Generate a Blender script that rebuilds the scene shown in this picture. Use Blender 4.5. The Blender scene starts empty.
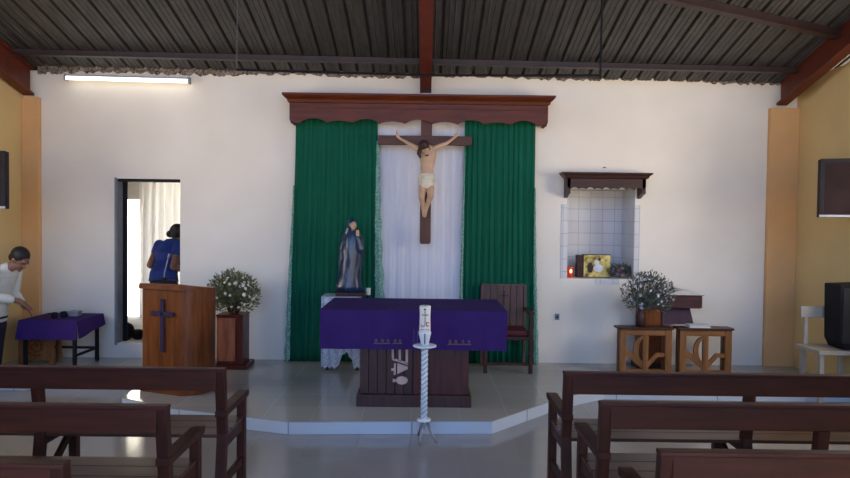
import bpy, bmesh, math, random
from mathutils import Vector, Matrix
random.seed(7)
PI = math.pi
C = bpy.context.scene.collection

# ------------------------------------------------------------------ camera
cam = bpy.data.cameras.new('camera'); cam.sensor_width = 36; cam.lens = 36 * 654 / 850
cam.clip_start = .05; cam.clip_end = 200
co = bpy.data.objects.new('camera', cam); C.objects.link(co)
co.matrix_world = (Matrix.Translation((0, 0, 1.7)) @ Matrix.Rotation(math.radians(88.5), 4, 'X')
                   @ Matrix.Rotation(math.radians(.7), 4, 'Z'))
bpy.context.scene.camera = co
# ------------------------------------------------------------------ world / sun / exposure
w = bpy.data.worlds.new('world'); bpy.context.scene.world = w; w.use_nodes = True
nt = w.node_tree; nt.nodes.clear()
wo = nt.nodes.new('ShaderNodeOutputWorld'); bg = nt.nodes.new('ShaderNodeBackground')
tc = nt.nodes.new('ShaderNodeTexCoord'); sx = nt.nodes.new('ShaderNodeSeparateXYZ')
mr = nt.nodes.new('ShaderNodeMapRange'); cr = nt.nodes.new('ShaderNodeValToRGB')
nt.links.new(tc.outputs['Generated'], sx.inputs[0]); nt.links.new(sx.outputs['Z'], mr.inputs['Value'])
mr.inputs['From Min'].default_value = -1; mr.inputs['From Max'].default_value = 1
nt.links.new(mr.outputs[0], cr.inputs[0]); nt.links.new(cr.outputs[0], bg.inputs[0]); nt.links.new(bg.outputs[0], wo.inputs[0])
e = cr.color_ramp.elements
e[0].position = 0.30; e[0].color = (.95, .66, .42, 1)
e[1].position = 1.0; e[1].color = (.25, .42, .80, 1)
for p_, c_ in ((.485, (1.15, .86, .60, 1)), (.51, (.48, .70, 1.08, 1)), (.60, (.32, .58, 1.2, 1))):
    q = e.new(p_); q.color = c_
bg.inputs['Strength'].default_value = 1.35
sl = bpy.data.lights.new('sun', 'SUN'); sl.energy = 18; sl.angle = .01; sl.color = (1, .94, .84)
so = bpy.data.objects.new('sun', sl); C.objects.link(so); so.location = (0, 20, 10)
so.rotation_euler = Vector((.6, .7, -1.31)).to_track_quat('-Z', 'Y').to_euler()
for nm, loc, dr, en, col in (('added_fill_right', (4.36, 5.0, 1.95), (-1, .12, .15), 42, (1, .88, .74)), ('added_fill_left', (-4.73, 5.0, 1.95), (1, .12, .15), 22, (1, .90, .76))):  # warm area lamps added at the sides to light the back wall
    al = bpy.data.lights.new(nm, 'AREA'); al.shape = 'RECTANGLE'; al.size = 1.5; al.size_y = 1.2; al.energy = en; al.color = col
    ao = bpy.data.objects.new(nm, al); C.objects.link(ao); ao.location = loc
    ao.rotation_euler = Vector(dr).to_track_quat('-Z', 'Z').to_euler()
vs = bpy.context.scene.view_settings
vs.view_transform = 'Standard'; vs.look = 'None'; vs.gamma = 1; vs.use_curve_mapping = False
vs.exposure = 1.13

# ------------------------------------------------------------------ materials
def mat(name, col, rough=.6, var=.12, scale=6, stretch=(1, 1, 1), col2=None, bump=0, spec=.4, metal=0, coat=0,
        emit=None, emit_s=0, detail=4, trans=0):
    m = bpy.data.materials.new(name); m.use_nodes = True
    n = m.node_tree.nodes; l = m.node_tree.links; b = n['Principled BSDF']
    t = n.new('ShaderNodeTexCoord'); mp = n.new('ShaderNodeMapping'); mp.inputs['Scale'].default_value = stretch
    no = n.new('ShaderNodeTexNoise'); no.inputs['Scale'].default_value = scale; no.inputs['Detail'].default_value = detail
    r = n.new('ShaderNodeValToRGB')
    l.new(t.outputs['Object'], mp.inputs[0]); l.new(mp.outputs[0], no.inputs[0]); l.new(no.outputs[0], r.inputs[0])
    c2 = col2 or tuple(c * (1 - var * 2) for c in col)
    r.color_ramp.elements[0].position = .3; r.color_ramp.elements[0].color = (*c2, 1)
    r.color_ramp.elements[1].position = .7; r.color_ramp.elements[1].color = (*col, 1)
    l.new(r.outputs[0], b.inputs['Base Color'])
    b.inputs['Roughness'].default_value = rough; b.inputs['Metallic'].default_value = metal
    b.inputs['Specular IOR Level'].default_value = spec; b.inputs['Coat Weight'].default_value = coat
    if bump:
        bp = n.new('ShaderNodeBump'); bp.inputs['Strength'].default_value = bump; bp.inputs['Distance'].default_value = .01
        l.new(no.outputs[0], bp.inputs['Height']); l.new(bp.outputs[0], b.inputs['Normal'])
    if emit:
        b.inputs['Emission Color'].default_value = (*emit, 1); b.inputs['Emission Strength'].default_value = emit_s
    if trans:
        tr = n.new('ShaderNodeBsdfTranslucent'); ms = n.new('ShaderNodeMixShader'); ms.inputs[0].default_value = trans
        l.new(r.outputs[0], tr.inputs[0]); l.new(b.outputs[0], ms.inputs[1]); l.new(tr.outputs[0], ms.inputs[2])
        l.new(ms.outputs[0], n['Material Output'].inputs[0])
    return m
def woodx(name, col, axis='x', rough=.5, var=.25, sc=9):
    st = {'x': (1, 9, 9), 'y': (9, 1, 9), 'z': (9, 9, 1)}[axis]
    return mat(name, col, rough, var, sc * .35, st, bump=.05, spec=.28, detail=6)
def tiles(name, col, grout, size, rough, off=(0, 0), plane='xy', gw=.006, var=.05, spec=.5):
    m = bpy.data.materials.new(name); m.use_nodes = True
    n = m.node_tree.nodes; l = m.node_tree.links; b = n['Principled BSDF']
    g = n.new('ShaderNodeNewGeometry'); s = n.new('ShaderNodeSeparateXYZ'); l.new(g.outputs['Position'], s.inputs[0])
    ax = {'xy': ('X', 'Y'), 'xz': ('X', 'Z'), 'yz': ('Y', 'Z')}[plane]
    outs = []; cells = []
    for a, o in zip(ax, off):
        ad = n.new('ShaderNodeMath'); ad.operation = 'ADD'; ad.inputs[1].default_value = o + 100 * size; l.new(s.outputs[a], ad.inputs[0])
        di = n.new('ShaderNodeMath'); di.operation = 'DIVIDE'; di.inputs[1].default_value = size; l.new(ad.outputs[0], di.inputs[0])
        fl = n.new('ShaderNodeMath'); fl.operation = 'FLOOR'; l.new(di.outputs[0], fl.inputs[0]); cells.append(fl)
        fr = n.new('ShaderNodeMath'); fr.operation = 'FRACT'; l.new(di.outputs[0], fr.inputs[0])
        lt = n.new('ShaderNodeMath'); lt.operation = 'LESS_THAN'; lt.inputs[1].default_value = gw / size; l.new(fr.outputs[0], lt.inputs[0])
        outs.append(lt)
    mx = n.new('ShaderNodeMath'); mx.operation = 'MAXIMUM'; l.new(outs[0].outputs[0], mx.inputs[0]); l.new(outs[1].outputs[0], mx.inputs[1])
    cb = n.new('ShaderNodeCombineXYZ'); l.new(cells[0].outputs[0], cb.inputs[0]); l.new(cells[1].outputs[0], cb.inputs[1])
    wn = n.new('ShaderNodeTexWhiteNoise'); l.new(cb.outputs[0], wn.inputs[0])
    no = n.new('ShaderNodeTexNoise'); no.inputs['Scale'].default_value = 3.5; no.inputs['Detail'].default_value = 5; l.new(g.outputs['Position'], no.inputs[0])
    av = n.new('ShaderNodeMath'); av.operation = 'ADD'; l.new(wn.outputs[0], av.inputs[0]); l.new(no.outputs[0], av.inputs[1])
    mr_ = n.new('ShaderNodeMapRange'); mr_.inputs['From Max'].default_value = 2; mr_.inputs['To Min'].default_value = 1 - var * 2; mr_.inputs['To Max'].default_value = 1 + var
    l.new(av.outputs[0], mr_.inputs[0])
    vm = n.new('ShaderNodeVectorMath'); vm.operation = 'SCALE'; vm.inputs[0].default_value = col; l.new(mr_.outputs[0], vm.inputs['Scale'])
    mc = n.new('ShaderNodeMix'); mc.data_type = 'RGBA'; l.new(mx.outputs[0], mc.inputs[0]); l.new(vm.outputs[0], mc.inputs[6]); mc.inputs[7].default_value = (*grout, 1)
    l.new(mc.outputs[2], b.inputs['Base Color'])
    rr = n.new('ShaderNodeMapRange'); rr.inputs['To Min'].default_value = rough; rr.inputs['To Max'].default_value = .6
    l.new(mx.outputs[0], rr.inputs[0]); l.new(rr.outputs[0], b.inputs['Roughness'])
    b.inputs['Specular IOR Level'].default_value = spec
    return m

M = {}
M['wall'] = mat('white_plaster', (.82, .76, .65), .75, .03, 1.6, col2=(.76, .70, .585), bump=.08, spec=.2)
M['yellow'] = mat('yellow_plaster', (.70, .50, .22), .8, .05, 2, bump=.08, spec=.2)
M['orange'] = mat('orange_plaster', (.72, .42, .18), .8, .06, 2.5, bump=.08, spec=.2)
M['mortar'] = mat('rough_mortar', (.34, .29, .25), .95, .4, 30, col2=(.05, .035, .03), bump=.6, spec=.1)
M['floor'] = tiles('hall_floor_tiles', (.30, .30, .30), (.20, .20, .20), .40, .13, (.1, .15))
M['dais'] = tiles('dais_floor_tiles', (.37, .37, .34), (.28, .28, .26), .40, .10, (.1, .05), spec=.6)
M['riser'] = tiles('riser_tiles', (.50, .56, .62), (.16, .17, .18), .98, .25, (.09, 0), plane='xy', gw=.008)
M['ntile'] = tiles('niche_tiles_back', (.62, .62, .62), (.34, .34, .34), .145, .25, (.03, .01), plane='xz', gw=.006)
M['ntiley'] = tiles('niche_tiles_side', (.62, .62, .62), (.34, .34, .34), .145, .25, (.03, .01), plane='yz', gw=.006)
M['roof'] = mat('weathered_roof_sheet', (.072, .069, .068), .5, .2, 4, (6, .3, 6), bump=.05, metal=.1, spec=.35)
M['redsteel'] = mat('red_oxide_steel', (.135, .024, .010), .5, .2, 8, bump=.08)
M['darksteel'] = mat('dark_brown_steel', (.040, .020, .015), .5, .2, 8, bump=.08)
M['pew'] = woodx('pew_wood_long', (.062, .014, .0075), 'x')
M['pewz'] = woodx('pew_wood_upright', (.050, .013, .0075), 'z')
M['pewseat'] = woodx('pew_seat_wood', (.085, .040, .024), 'x', .3)
M['val'] = woodx('valance_wood', (.125, .024, .005), 'x', .42)
M['cross'] = woodx('cross_wood', (.10, .030, .010), 'z', .4)
M['crossx'] = woodx('cross_wood_beam', (.10, .030, .010), 'x', .4)
M['lect'] = woodx('lectern_wood', (.21, .062, .016), 'z', .32)
M['lectd'] = woodx('lectern_wood_trim', (.19, .055, .015), 'x', .35)
M['altar'] = woodx('altar_wood', (.070, .027, .022), 'z', .32)
M['altar2'] = woodx('altar_wood_red', (.09, .02, .015), 'z', .3)
M['ped'] = woodx('pedestal_wood', (.10, .022, .016), 'z', .35)
M['pedpanel'] = woodx('pedestal_panel', (.33, .12, .065), 'z', .4)
M['oak'] = woodx('honey_wood', (.27, .115, .038), 'z', .42)
M['oakx'] = woodx('honey_wood_long', (.27, .115, .038), 'x', .42)
M['darkwood'] = woodx('dark_wood', (.055, .02, .014), 'x', .4)
M['chairwood'] = woodx('chair_wood', (.115, .07, .06), 'z', .4)
M['bookwood'] = woodx('bookstand_wood', (.075, .028, .03), 'x', .4)
M['green'] = mat('green_curtain', (.004, .115, .062), .75, .12, 4, (6, 6, .6), spec=.15, trans=.12)
M['lace'] = mat('pale_green_lace', (.34, .52, .44), .8, .3, 60, col2=(.03, .18, .11), spec=.1)
M['white'] = mat('white_curtain', (.80, .80, .84), .8, .04, 5, (6, 6, .6), spec=.15, trans=.15)
M['sheer'] = mat('sheer_white_curtain', (.85, .84, .84), .8, .04, 5, (6, 6, .6), spec=.1, trans=.5)
M['lacew'] = mat('white_lace_cloth', (.62, .66, .74), .8, .3, 55, col2=(.28, .34, .42), spec=.1)
M['purple'] = mat('purple_cloth', (.042, .018, .125), .8, .08, 5, spec=.12)
M['purpled'] = mat('dark_purple_cloth', (.045, .030, .065), .85, .1, 5, spec=.1)
M['mauve'] = mat('dull_mauve_cloth', (.085, .055, .070), .85, .1, 5, spec=.1)
M['gold'] = mat('gold_thread', (.16, .10, .10), .6, .2, 40)
M['lav'] = mat('lavender_thread', (.13, .10, .26), .6, .1, 20)
M['letter'] = mat('pale_inlay', (.58, .42, .36), .5, .1, 10)
M['paint'] = mat('white_twist_paint', (.72, .78, .82), .35, .05, 12)
M['paintb'] = mat('blue_grey_twist_paint', (.40, .48, .56), .4, .1, 12)
M['wax'] = mat('white_wax', (.82, .78, .70), .5, .04, 9)
M['black'] = mat('black_plastic', (.012, .011, .014), .6, .2, 10, spec=.15)
M['ink'] = mat('black_ink', (.02, .02, .02), .5, .1, 10)
M['redink'] = mat('red_ink', (.50, .04, .05), .5, .1, 10)
M['screen'] = mat('dark_screen', (.020, .011, .012), .7, .2, 4, spec=.08)
M['silver'] = mat('grey_metal', (.30, .30, .32), .4, .1, 10, metal=.5)
M['tube'] = mat('glowing_tube', (1, 1, 1), .5, .01, 5, emit=(1, .95, .86), emit_s=1.6)
M['leaf'] = mat('green_leaf', (.26, .27, .14), .6, .3, 20, col2=(.09, .11, .05), trans=.2)
M['leafd'] = mat('grey_green_leaf', (.17, .19, .15), .6, .3, 20, col2=(.05, .06, .055), trans=.2)
M['petal'] = mat('cream_petal', (.85, .82, .66), .6, .1, 15)
M['petalw'] = mat('white_petal', (.72, .72, .76), .6, .1, 15)
M['petalp'] = mat('pink_petal', (.42, .27, .28), .6, .2, 15)
M['skin'] = mat('skin', (.24, .115, .075), .6, .08, 12)
M['skinw'] = mat('skin_dark', (.22, .10, .065), .6, .08, 12)
M['flesh'] = mat('painted_flesh', (.58, .37, .22), .5, .12, 9)
M['hair'] = mat('dark_hair', (.014, .010, .010), .6, .3, 40, bump=.4)
M['beard'] = mat('brown_hair', (.05, .022, .014), .6, .3, 40, bump=.4)
M['shirt'] = mat('white_shirt', (.66, .67, .62), .8, .07, 8, bump=.15)
M['trouser'] = mat('navy_trousers', (.018, .020, .040), .8, .1, 8)
M['blue'] = mat('blue_blouse', (.020, .050, .24), .8, .15, 8, bump=.15)
M['robe'] = mat('navy_robe', (.016, .050, .11), .30, .4, 8, (3, 3, 1.2), col2=(.006, .012, .03), bump=.25, spec=.7)
M['loin'] = mat('cream_cloth', (.72, .66, .50), .8, .1, 14, bump=.3)
M['whitewood'] = mat('white_painted_wood', (.42, .37, .30), .55, .08, 9)
M['concrete'] = mat('grey_concrete', (.55, .54, .52), .9, .15, 4)
M['yard'] = mat('pale_yard', (.55, .58, .48), .9, .1, 2)
M['book'] = mat('book_pages', (.56, .53, .48), .8, .06, 20)
M['bookc'] = mat('white_book_cover', (.60, .64, .68), .5, .05, 10)
M['redglass'] = mat('red_glass', (.45, .03, .02), .25, .1, 10, emit=(1, .10, .03), emit_s=.08)
M['flame'] = mat('candle_flame', (1, .6, .2), .5, .01, 5, emit=(1, .35, .10), emit_s=3)
M['seat'] = mat('dark_red_cushion', (.085, .008, .010), .6, .1, 10)
M['socket'] = mat('grey_switch', (.20, .22, .25), .5, .1, 10)
M['wire'] = mat('thin_wire', (.10, .09, .09), .5, .1, 10)
def picmat():
    m = bpy.data.materials.new('painted_picture'); m.use_nodes = True
    n = m.node_tree.nodes; l = m.node_tree.links; b = n['Principled BSDF']
    t = n.new('ShaderNodeTexCoord'); v = n.new('ShaderNodeTexNoise'); v.inputs['Scale'].default_value = 16; v.inputs['Detail'].default_value = 3
    r = n.new('ShaderNodeValToRGB'); r.color_ramp.interpolation = 'LINEAR'
    l.new(t.outputs['Object'], v.inputs[0]); l.new(v.outputs[0], r.inputs[0]); l.new(r.outputs[0], b.inputs['Base Color'])
    e = r.color_ramp.elements; e[0].position = .34; e[0].color = (.09, .05, .02, 1); e[1].position = .6; e[1].color = (.72, .60, .20, 1)
    q = e.new(.45); q.color = (.45, .34, .06, 1)
    b.inputs['Roughness'].default_value = .35
    return m
M['pic'] = picmat()

# ------------------------------------------------------------------ mesh helpers
class MB:
    def __init__(s): s.v = []; s.f = []
    def add(s, vs, fs):
        o = len(s.v); s.v += [tuple(a) for a in vs]; s.f += [tuple(i + o for i in f) for f in fs]; return s
    def box(s, x0, x1, y0, y1, z0, z1):
        vs = [(x, y, z) for z in (z0, z1) for y in (y0, y1) for x in (x0, x1)]
        return s.add(vs, [(0, 2, 3, 1), (4, 5, 7, 6), (0, 1, 5, 4), (2, 6, 7, 3), (0, 4, 6, 2), (1, 3, 7, 5)])
    def bar(s, p0, p1, w, h, up=(0, 0, 1)):
        p0, p1 = Vector(p0), Vector(p1); d = (p1 - p0).normalized(); u = Vector(up)
        if abs(d.dot(u)) > .98: u = Vector((0, 1, 0))
        a = d.cross(u).normalized() * w / 2; b = a.cross(d).normalized() * h / 2
        vs = [p + i * a + j * b for p in (p0, p1) for i, j in ((-1, -1), (1, -1), (1, 1), (-1, 1))]
        return s.add(vs, [(0, 1, 2, 3), (7, 6, 5, 4), (0, 4, 5, 1), (1, 5, 6, 2), (2, 6, 7, 3), (3, 7, 4, 0)])
    def tube(s, pts, r, n=10, cap=True):
        pts = [Vector(p) for p in pts]; R = r if isinstance(r, (list, tuple)) else [r] * len(pts)
        vs = []; fs = []; ref = None
        for i, p in enumerate(pts):
            d = (pts[min(i + 1, len(pts) - 1)] - pts[max(i - 1, 0)]).normalized()
            if ref is None:
                ref = Vector((0, 0, 1)) if abs(d.z) < .9 else Vector((1, 0, 0))
            a = (ref - d * ref.dot(d)).normalized(); b = d.cross(a); ref = a
            for k in range(n):
                t = 2 * PI * k / n; vs.append(p + (a * math.cos(t) + b * math.sin(t)) * R[i])
        for i in range(len(pts) - 1):
            for k in range(n):
                k2 = (k + 1) % n; fs.append((i * n + k, i * n + k2, (i + 1) * n + k2, (i + 1) * n + k))
        if cap: fs += [tuple(range(n - 1, -1, -1)), tuple((len(pts) - 1) * n + k for k in range(n))]
        return s.add(vs, fs)
    def lathe(s, c, prof, n=24, fold=None):
        vs = []; fs = []
        for r, z in prof:
            for k in range(n):
                t = 2 * PI * k / n; q = r * (fold(t, z) if fold else 1)
                vs.append((c[0] + q * math.cos(t), c[1] + q * math.sin(t), c[2] + z))
        for i in range(len(prof) - 1):
            for k in range(n):
                k2 = (k + 1) % n; fs.append((i * n + k, i * n + k2, (i + 1) * n + k2, (i + 1) * n + k))
        fs += [tuple(range(n - 1, -1, -1)), tuple((len(prof) - 1) * n + k for k in range(n))]
        return s.add(vs, fs)
    def prism(s, poly, a0, a1, ax='y'):
        # poly in (x,z) for ax y, (x,y) for ax z, (y,z) for ax x
        def P(u, v, a): return {'y': (u, a, v), 'z': (u, v, a), 'x': (a, u, v)}[ax]
        n = len(poly); vs = [P(u, v, a0) for u, v in poly] + [P(u, v, a1) for u, v in poly]
        fs = [tuple(range(n)), tuple(range(2 * n - 1, n - 1, -1))] + [(i, i + n, (i + 1) % n + n, (i + 1) % n) for i in range(n)]
        return s.add(vs, fs)
    def ball(s, c, r, n=12, m=8, rot=None):
        r = r if isinstance(r, (list, tuple)) else (r, r, r); vs = []; fs = []
        for j in range(1, m):
            ph = PI * j / m
            for k in range(n):
                t = 2 * PI * k / n
                q = Vector((r[0] * math.sin(ph) * math.cos(t), r[1] * math.sin(ph) * math.sin(t), r[2] * math.cos(ph)))
                if rot: q = rot @ q
                vs.append(Vector(c) + q)
        for z in (1, -1):
            q = Vector((0, 0, r[2] * z)); q = rot @ q if rot else q; vs.append(Vector(c) + q)
        T = len(vs) - 2; B = T + 1
        for j in range(m - 2):
            for k in range(n):
                k2 = (k + 1) % n; fs.append((j * n + k, (j + 1) * n + k, (j + 1) * n + k2, j * n + k2))
        for k in range(n):
            k2 = (k + 1) % n; fs.append((T, k, k2)); fs.append((B, (m - 2) * n + k2, (m - 2) * n + k))
        return s.add(vs, fs)
    def cone(s, p0, r0, p1, r1, n=14):
        s.ball(p0, r0, n, 8); s.ball(p1, r1, n, 8); return s.tube([p0, p1], [r0, r1], n)
    def chain(s, pts, rs, n=14):
        for i in range(len(pts) - 1): s.cone(pts[i], rs[i], pts[i + 1], rs[i + 1], n)
        return s
    def loft(s, rings, n=20):
        # ring: (centre, a, b, ux, uy) ellipse axes a*ux, b*uy
        vs = []; fs = []
        for c, a, b, ux, uy in rings:
            for k in range(n):
                t = 2 * PI * k / n
                vs.append(Vector(c) + Vector(ux) * a * math.cos(t) + Vector(uy) * b * math.sin(t))
        for i in range(len(rings) - 1):
            for k in range(n):
                k2 = (k + 1) % n; fs.append((i * n + k, i * n + k2, (i + 1) * n + k2, (i + 1) * n + k))
        fs += [tuple(range(n - 1, -1, -1)), tuple((len(rings) - 1) * n + k for k in range(n))]
        return s.add(vs, fs)
    def grid(s, fn, nu, nv):
        vs = [fn(i / nu, j / nv) for i in range(nu + 1) for j in range(nv + 1)]
        fs = [(i * (nv + 1) + j, (i + 1) * (nv + 1) + j, (i + 1) * (nv + 1) + j + 1, i * (nv + 1) + j + 1) for i in range(nu) for j in range(nv)]
        return s.add(vs, fs)
    def build(s, name, m, parent=None, bevel=0, smooth=False, solid=0, remesh=0, fixn=True, local=False):
        me = bpy.data.meshes.new(name); o = bpy.data.objects.new(name, me); C.objects.link(o)
        if parent is not None:
            o.parent = parent
            org = Vector((0, 0, 0)) if local else WORLD[parent.name]
            WORLD[o.name] = org
        else:
            xs = [v[0] for v in s.v]; ys = [v[1] for v in s.v]; zs = [v[2] for v in s.v]
            org = Vector(((min(xs) + max(xs)) / 2, (min(ys) + max(ys)) / 2, min(zs)))
            o.location = org; WORLD[o.name] = org
        me.from_pydata([(v[0] - org.x, v[1] - org.y, v[2] - org.z) for v in s.v], [], s.f)
        if fixn:
            bm = bmesh.new(); bm.from_mesh(me); bmesh.ops.recalc_face_normals(bm, faces=bm.faces); bm.to_mesh(me); bm.free()
        me.materials.append(M[m] if isinstance(m, str) else m)
        if remesh:
            r = o.modifiers.new('r', 'REMESH'); r.mode = 'VOXEL'; r.voxel_size = remesh
            q = o.modifiers.new('s', 'SMOOTH'); q.iterations = 4; q.factor = .5
            dg = bpy.context.evaluated_depsgraph_get(); nm = bpy.data.meshes.new_from_object(o.evaluated_get(dg))
            o.modifiers.clear(); o.data = nm; nm.name = name
            if not nm.materials: nm.materials.append(M[m])
            smooth = True
        if bevel:
            b = o.modifiers.new('bevel', 'BEVEL'); b.width = bevel; b.segments = 2; b.limit_method = 'ANGLE'; b.angle_limit = math.radians(40)
        if solid:
            b = o.modifiers.new('solid', 'SOLIDIFY'); b.thickness = solid
        if smooth:
            for p in o.data.polygons: p.use_smooth = True
        return o
WORLD = {}
def tag(o, label, cat, group=None, kind=None):
    if label: o['label'] = label
    if cat: o['category'] = cat
    if group: o['group'] = group
    if kind: o['kind'] = kind
    return o
def thing(name, loc, label, cat, group=None):
    o = bpy.data.objects.new(name, None); C.objects.link(o); o.location = loc; o.empty_display_size = .1
    WORLD[o.name] = Vector(loc); return tag(o, label, cat, group)
def struct(mb, name, m, **k):
    o = mb.build(name, m, **k); o['kind'] = 'structure'; return o
def dup(root, loc, label, group=None):
    r = root.copy(); C.objects.link(r); r.location = loc; WORLD[r.name] = Vector(loc); r['label'] = label
    if group: r['group'] = group
    for ch in root.children:
        c = ch.copy(); C.objects.link(c); c.parent = r
        for g in ch.children:
            d = g.copy(); C.objects.link(d); d.parent = c
    return r

# ------------------------------------------------------------------ setting
YB = 7.45                      # face of the back wall
struct(MB().box(-4.75, 4.4, -4, 8.0, -.15, 0), 'floor', 'floor')
dp = [(-4.55, 7.44), (-4.55, 6.36), (-3.9, 6.36), (-3.8, 6.55), (-2.74, 6.5), (-2.68, 5.78), (-2.12, 5.47), (-1.06, 5.14), (.56, 5.22), (1.26, 5.95), (1.75, 6.3), (4.2, 6.3), (4.2, 7.44)]
struct(MB().prism(dp, .002, .098, 'z'), 'dais_riser', 'riser')
dp2 = [(x + (0 if abs(x) > 4 else 0), y - .0) for x, y in dp]
struct(MB().prism(dp2, .098, .105, 'z'), 'dais_floor', 'dais')
# back wall with door and niche holes
wb = MB(); D0, D1, DZ0, DZ1 = -3.51, -2.79, .27, 2.15; N0, N1, NZ0, NZ1 = 1.62, 2.385, 1.075, 2.10
T = YB + .16
for a in ((-4.9, D0, 0, 3.36), (D0, D1, 0, DZ0), (D0, D1, DZ1, 3.36), (D1, N0, 0, 3.36), (N0, N1, 0, NZ0), (N0, N1, NZ1, 3.36), (N1, 4.6, 0, 3.36)):
    wb.box(a[0], a[1], YB, T, a[2], a[3])
struct(wb, 'wall_back', 'wall')
nb = MB(); ND = 7.93
nb.box(N0 - .05, N1 + .05, ND, ND + .04, NZ0 - .05, NZ1 + .05)
struct(nb, 'wall_niche_back', 'ntile')
ns = MB(); ns.box(N0 - .05, N0, T, ND, NZ0 - .05, NZ1 + .05); ns.box(N1, N1 + .05, T, ND, NZ0 - .05, NZ1 + .05)
ns.box(N0 - .003, N0 + .004, YB - .006, T, NZ0, NZ1); ns.box(N1 - .004, N1 + .003, YB - .006, T, NZ0, NZ1)
struct(ns, 'wall_niche_side', 'ntiley')
nf = MB(); nf.box(N0, N1, T, ND, NZ0 - .05, NZ0); nf.box(N0, N1, T, ND, NZ1, NZ1 + .05)
struct(nf, 'wall_niche_shelf', 'ntile')
nt_ = MB(); nt_.box(N0 - .07, N0 - .003, YB - .008, YB, NZ0 + .0, 1.92); nt_.box(N1 + .003, N1 + .055, YB - .008, YB, NZ0 - .0, 1.92)
nt_.box(1.95, 2.22, YB - .008, YB, NZ0 - .06, NZ0)
struct(nt_, 'trim_1', 'ntile')
# side walls
SX0, SX1 = -4.56, 4.20
for nm, xa, xb, top in (('left', SX0 - .15, SX0, 3.36), ('right', SX1, SX1 + .15, 3.33)):
    m = MB(); m.box(xa, xb, -4, 4.25, 0, top); m.box(xa, xb, 5.75, YB, 0, top); m.box(xa, xb, 4.25, 5.75, 0, 1.35); m.box(xa, xb, 4.25, 5.75, 2.55, top)
    struct(m, 'wall_' + nm, 'yellow')
    m = MB(); xm = (xa + xb) / 2
    m.box(xm - .02, xm + .02, 4.25, 4.29, 1.35, 2.55); m.box(xm - .02, xm + .02, 5.71, 5.75, 1.35, 2.55); m.box(xm - .02, xm + .02, 4.98, 5.02, 1.35, 2.55)
    m.box(xm - .02, xm + .02, 4.25, 5.75, 1.35, 1.39); m.box(xm - .02, xm + .02, 4.25, 5.75, 2.51, 2.55)
    struct(m, 'added_window_1' if nm == 'left' else 'added_window_2', 'darksteel')  # unseen side openings, added to give the side lamps a place
struct(MB().box(SX0, -4.365, YB - .06, YB, .105, 3.05), 'pilaster_left', 'orange', bevel=.006)
struct(MB().box(3.87, SX1, YB - .06, YB, .105, 3.03), 'pilaster_right', 'orange', bevel=.006)
# roof sheet
RS = .28
def rz(x, y): return 3.36 + RS * (YB - y) - .011 * x
def roof():
    m = MB(); pitch = .185; prof = [(0, 0), (.030, 0), (.036, -.007), (.042, 0), (.082, 0), (.088, -.007), (.094, 0), (.135, 0), (.147, .036), (.165, .036), (.177, 0)]
    xs = []; x = -6.3
    while x < 6.3:
        for a, b in prof: xs.append((x + a, b))
        x += pitch
    ys = [-4.0, -1, 2.0, 4.0, 5.5, 6.6, 7.25, 7.85]; n = len(xs)
    for (X, dz) in xs:
        for y in ys: m.v.append((X, y, rz(X, y) + dz))
    L = len(ys)
    m.f = [(i * L + j, (i + 1) * L + j, (i + 1) * L + j + 1, i * L + j + 1) for i in range(n - 1) for j in range(L - 1)]
    o = struct(m, 'ceiling', 'roof', solid=.003, fixn=False)
roof()
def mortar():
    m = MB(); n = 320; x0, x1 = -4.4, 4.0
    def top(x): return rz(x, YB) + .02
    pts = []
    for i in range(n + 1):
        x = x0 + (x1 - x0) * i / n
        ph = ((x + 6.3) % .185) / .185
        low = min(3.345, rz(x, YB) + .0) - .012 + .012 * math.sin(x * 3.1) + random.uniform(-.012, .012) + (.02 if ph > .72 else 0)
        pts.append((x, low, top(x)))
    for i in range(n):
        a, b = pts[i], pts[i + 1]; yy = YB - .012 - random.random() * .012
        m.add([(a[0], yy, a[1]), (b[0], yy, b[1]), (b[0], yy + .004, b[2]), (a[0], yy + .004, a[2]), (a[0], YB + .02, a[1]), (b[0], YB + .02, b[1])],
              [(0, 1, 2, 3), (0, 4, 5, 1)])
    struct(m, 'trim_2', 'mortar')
mortar()
# rafters and purlins
def slope_beam(name, x0, x1, y0, y1, drop, h, m, flange=0):
    mb = MB()
    def sec(xa, xb, za, zb):
        vs = [(x, y, rz(0, y) - drop + z) for y in (y0, y1) for z in (za, zb) for x in (xa, xb)]
        mb.add(vs, [(0, 1, 3, 2), (4, 6, 7, 5), (0, 4, 5, 1), (2, 3, 7, 6), (0, 2, 6, 4), (1, 5, 7, 3)])
    if flange:
        c = (x0 + x1) / 2; sec(x0, x1, 0, flange); sec(x0, x1, h - flange, h); sec(c - .012, c + .012, flange, h - flange)
    else: sec(x0, x1, 0, h)
    return struct(mb, name, m)
slope_beam('roof_rafter_middle', -.075, .05, -4.0, 7.44, .205, .20, 'redsteel')
slope_beam('roof_rafter_right', 3.93, 4.05, -4.0, 7.39, .32, .30, 'redsteel', .025)
slope_beam('roof_rafter_left', -4.53, -4.41, -4.0, 7.39, .31, .31, 'redsteel', .025)
def purlin(name, a, b, w_=.06, h_=.085):
    mb = MB(); p0 = Vector((a[0], a[1], rz(*a) - h_ / 2 - .004)); p1 = Vector((b[0], b[1], rz(*b) - h_ / 2 - .004))
    mb.bar(p0, p1, w_, h_); mb.bar(p0 + Vector((0, -.02, -h_ / 2)), p1 + Vector((0, -.02, -h_ / 2)), w_ + .03, .008)
    struct(mb, name, 'darksteel')
purlin('roof_purlin_low', (-5.2, 7.1), (4.1, 7.1), .05, .06)
purlin('roof_purlin_high', (2.0, 5.85), (6.0, 6.95))
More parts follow.
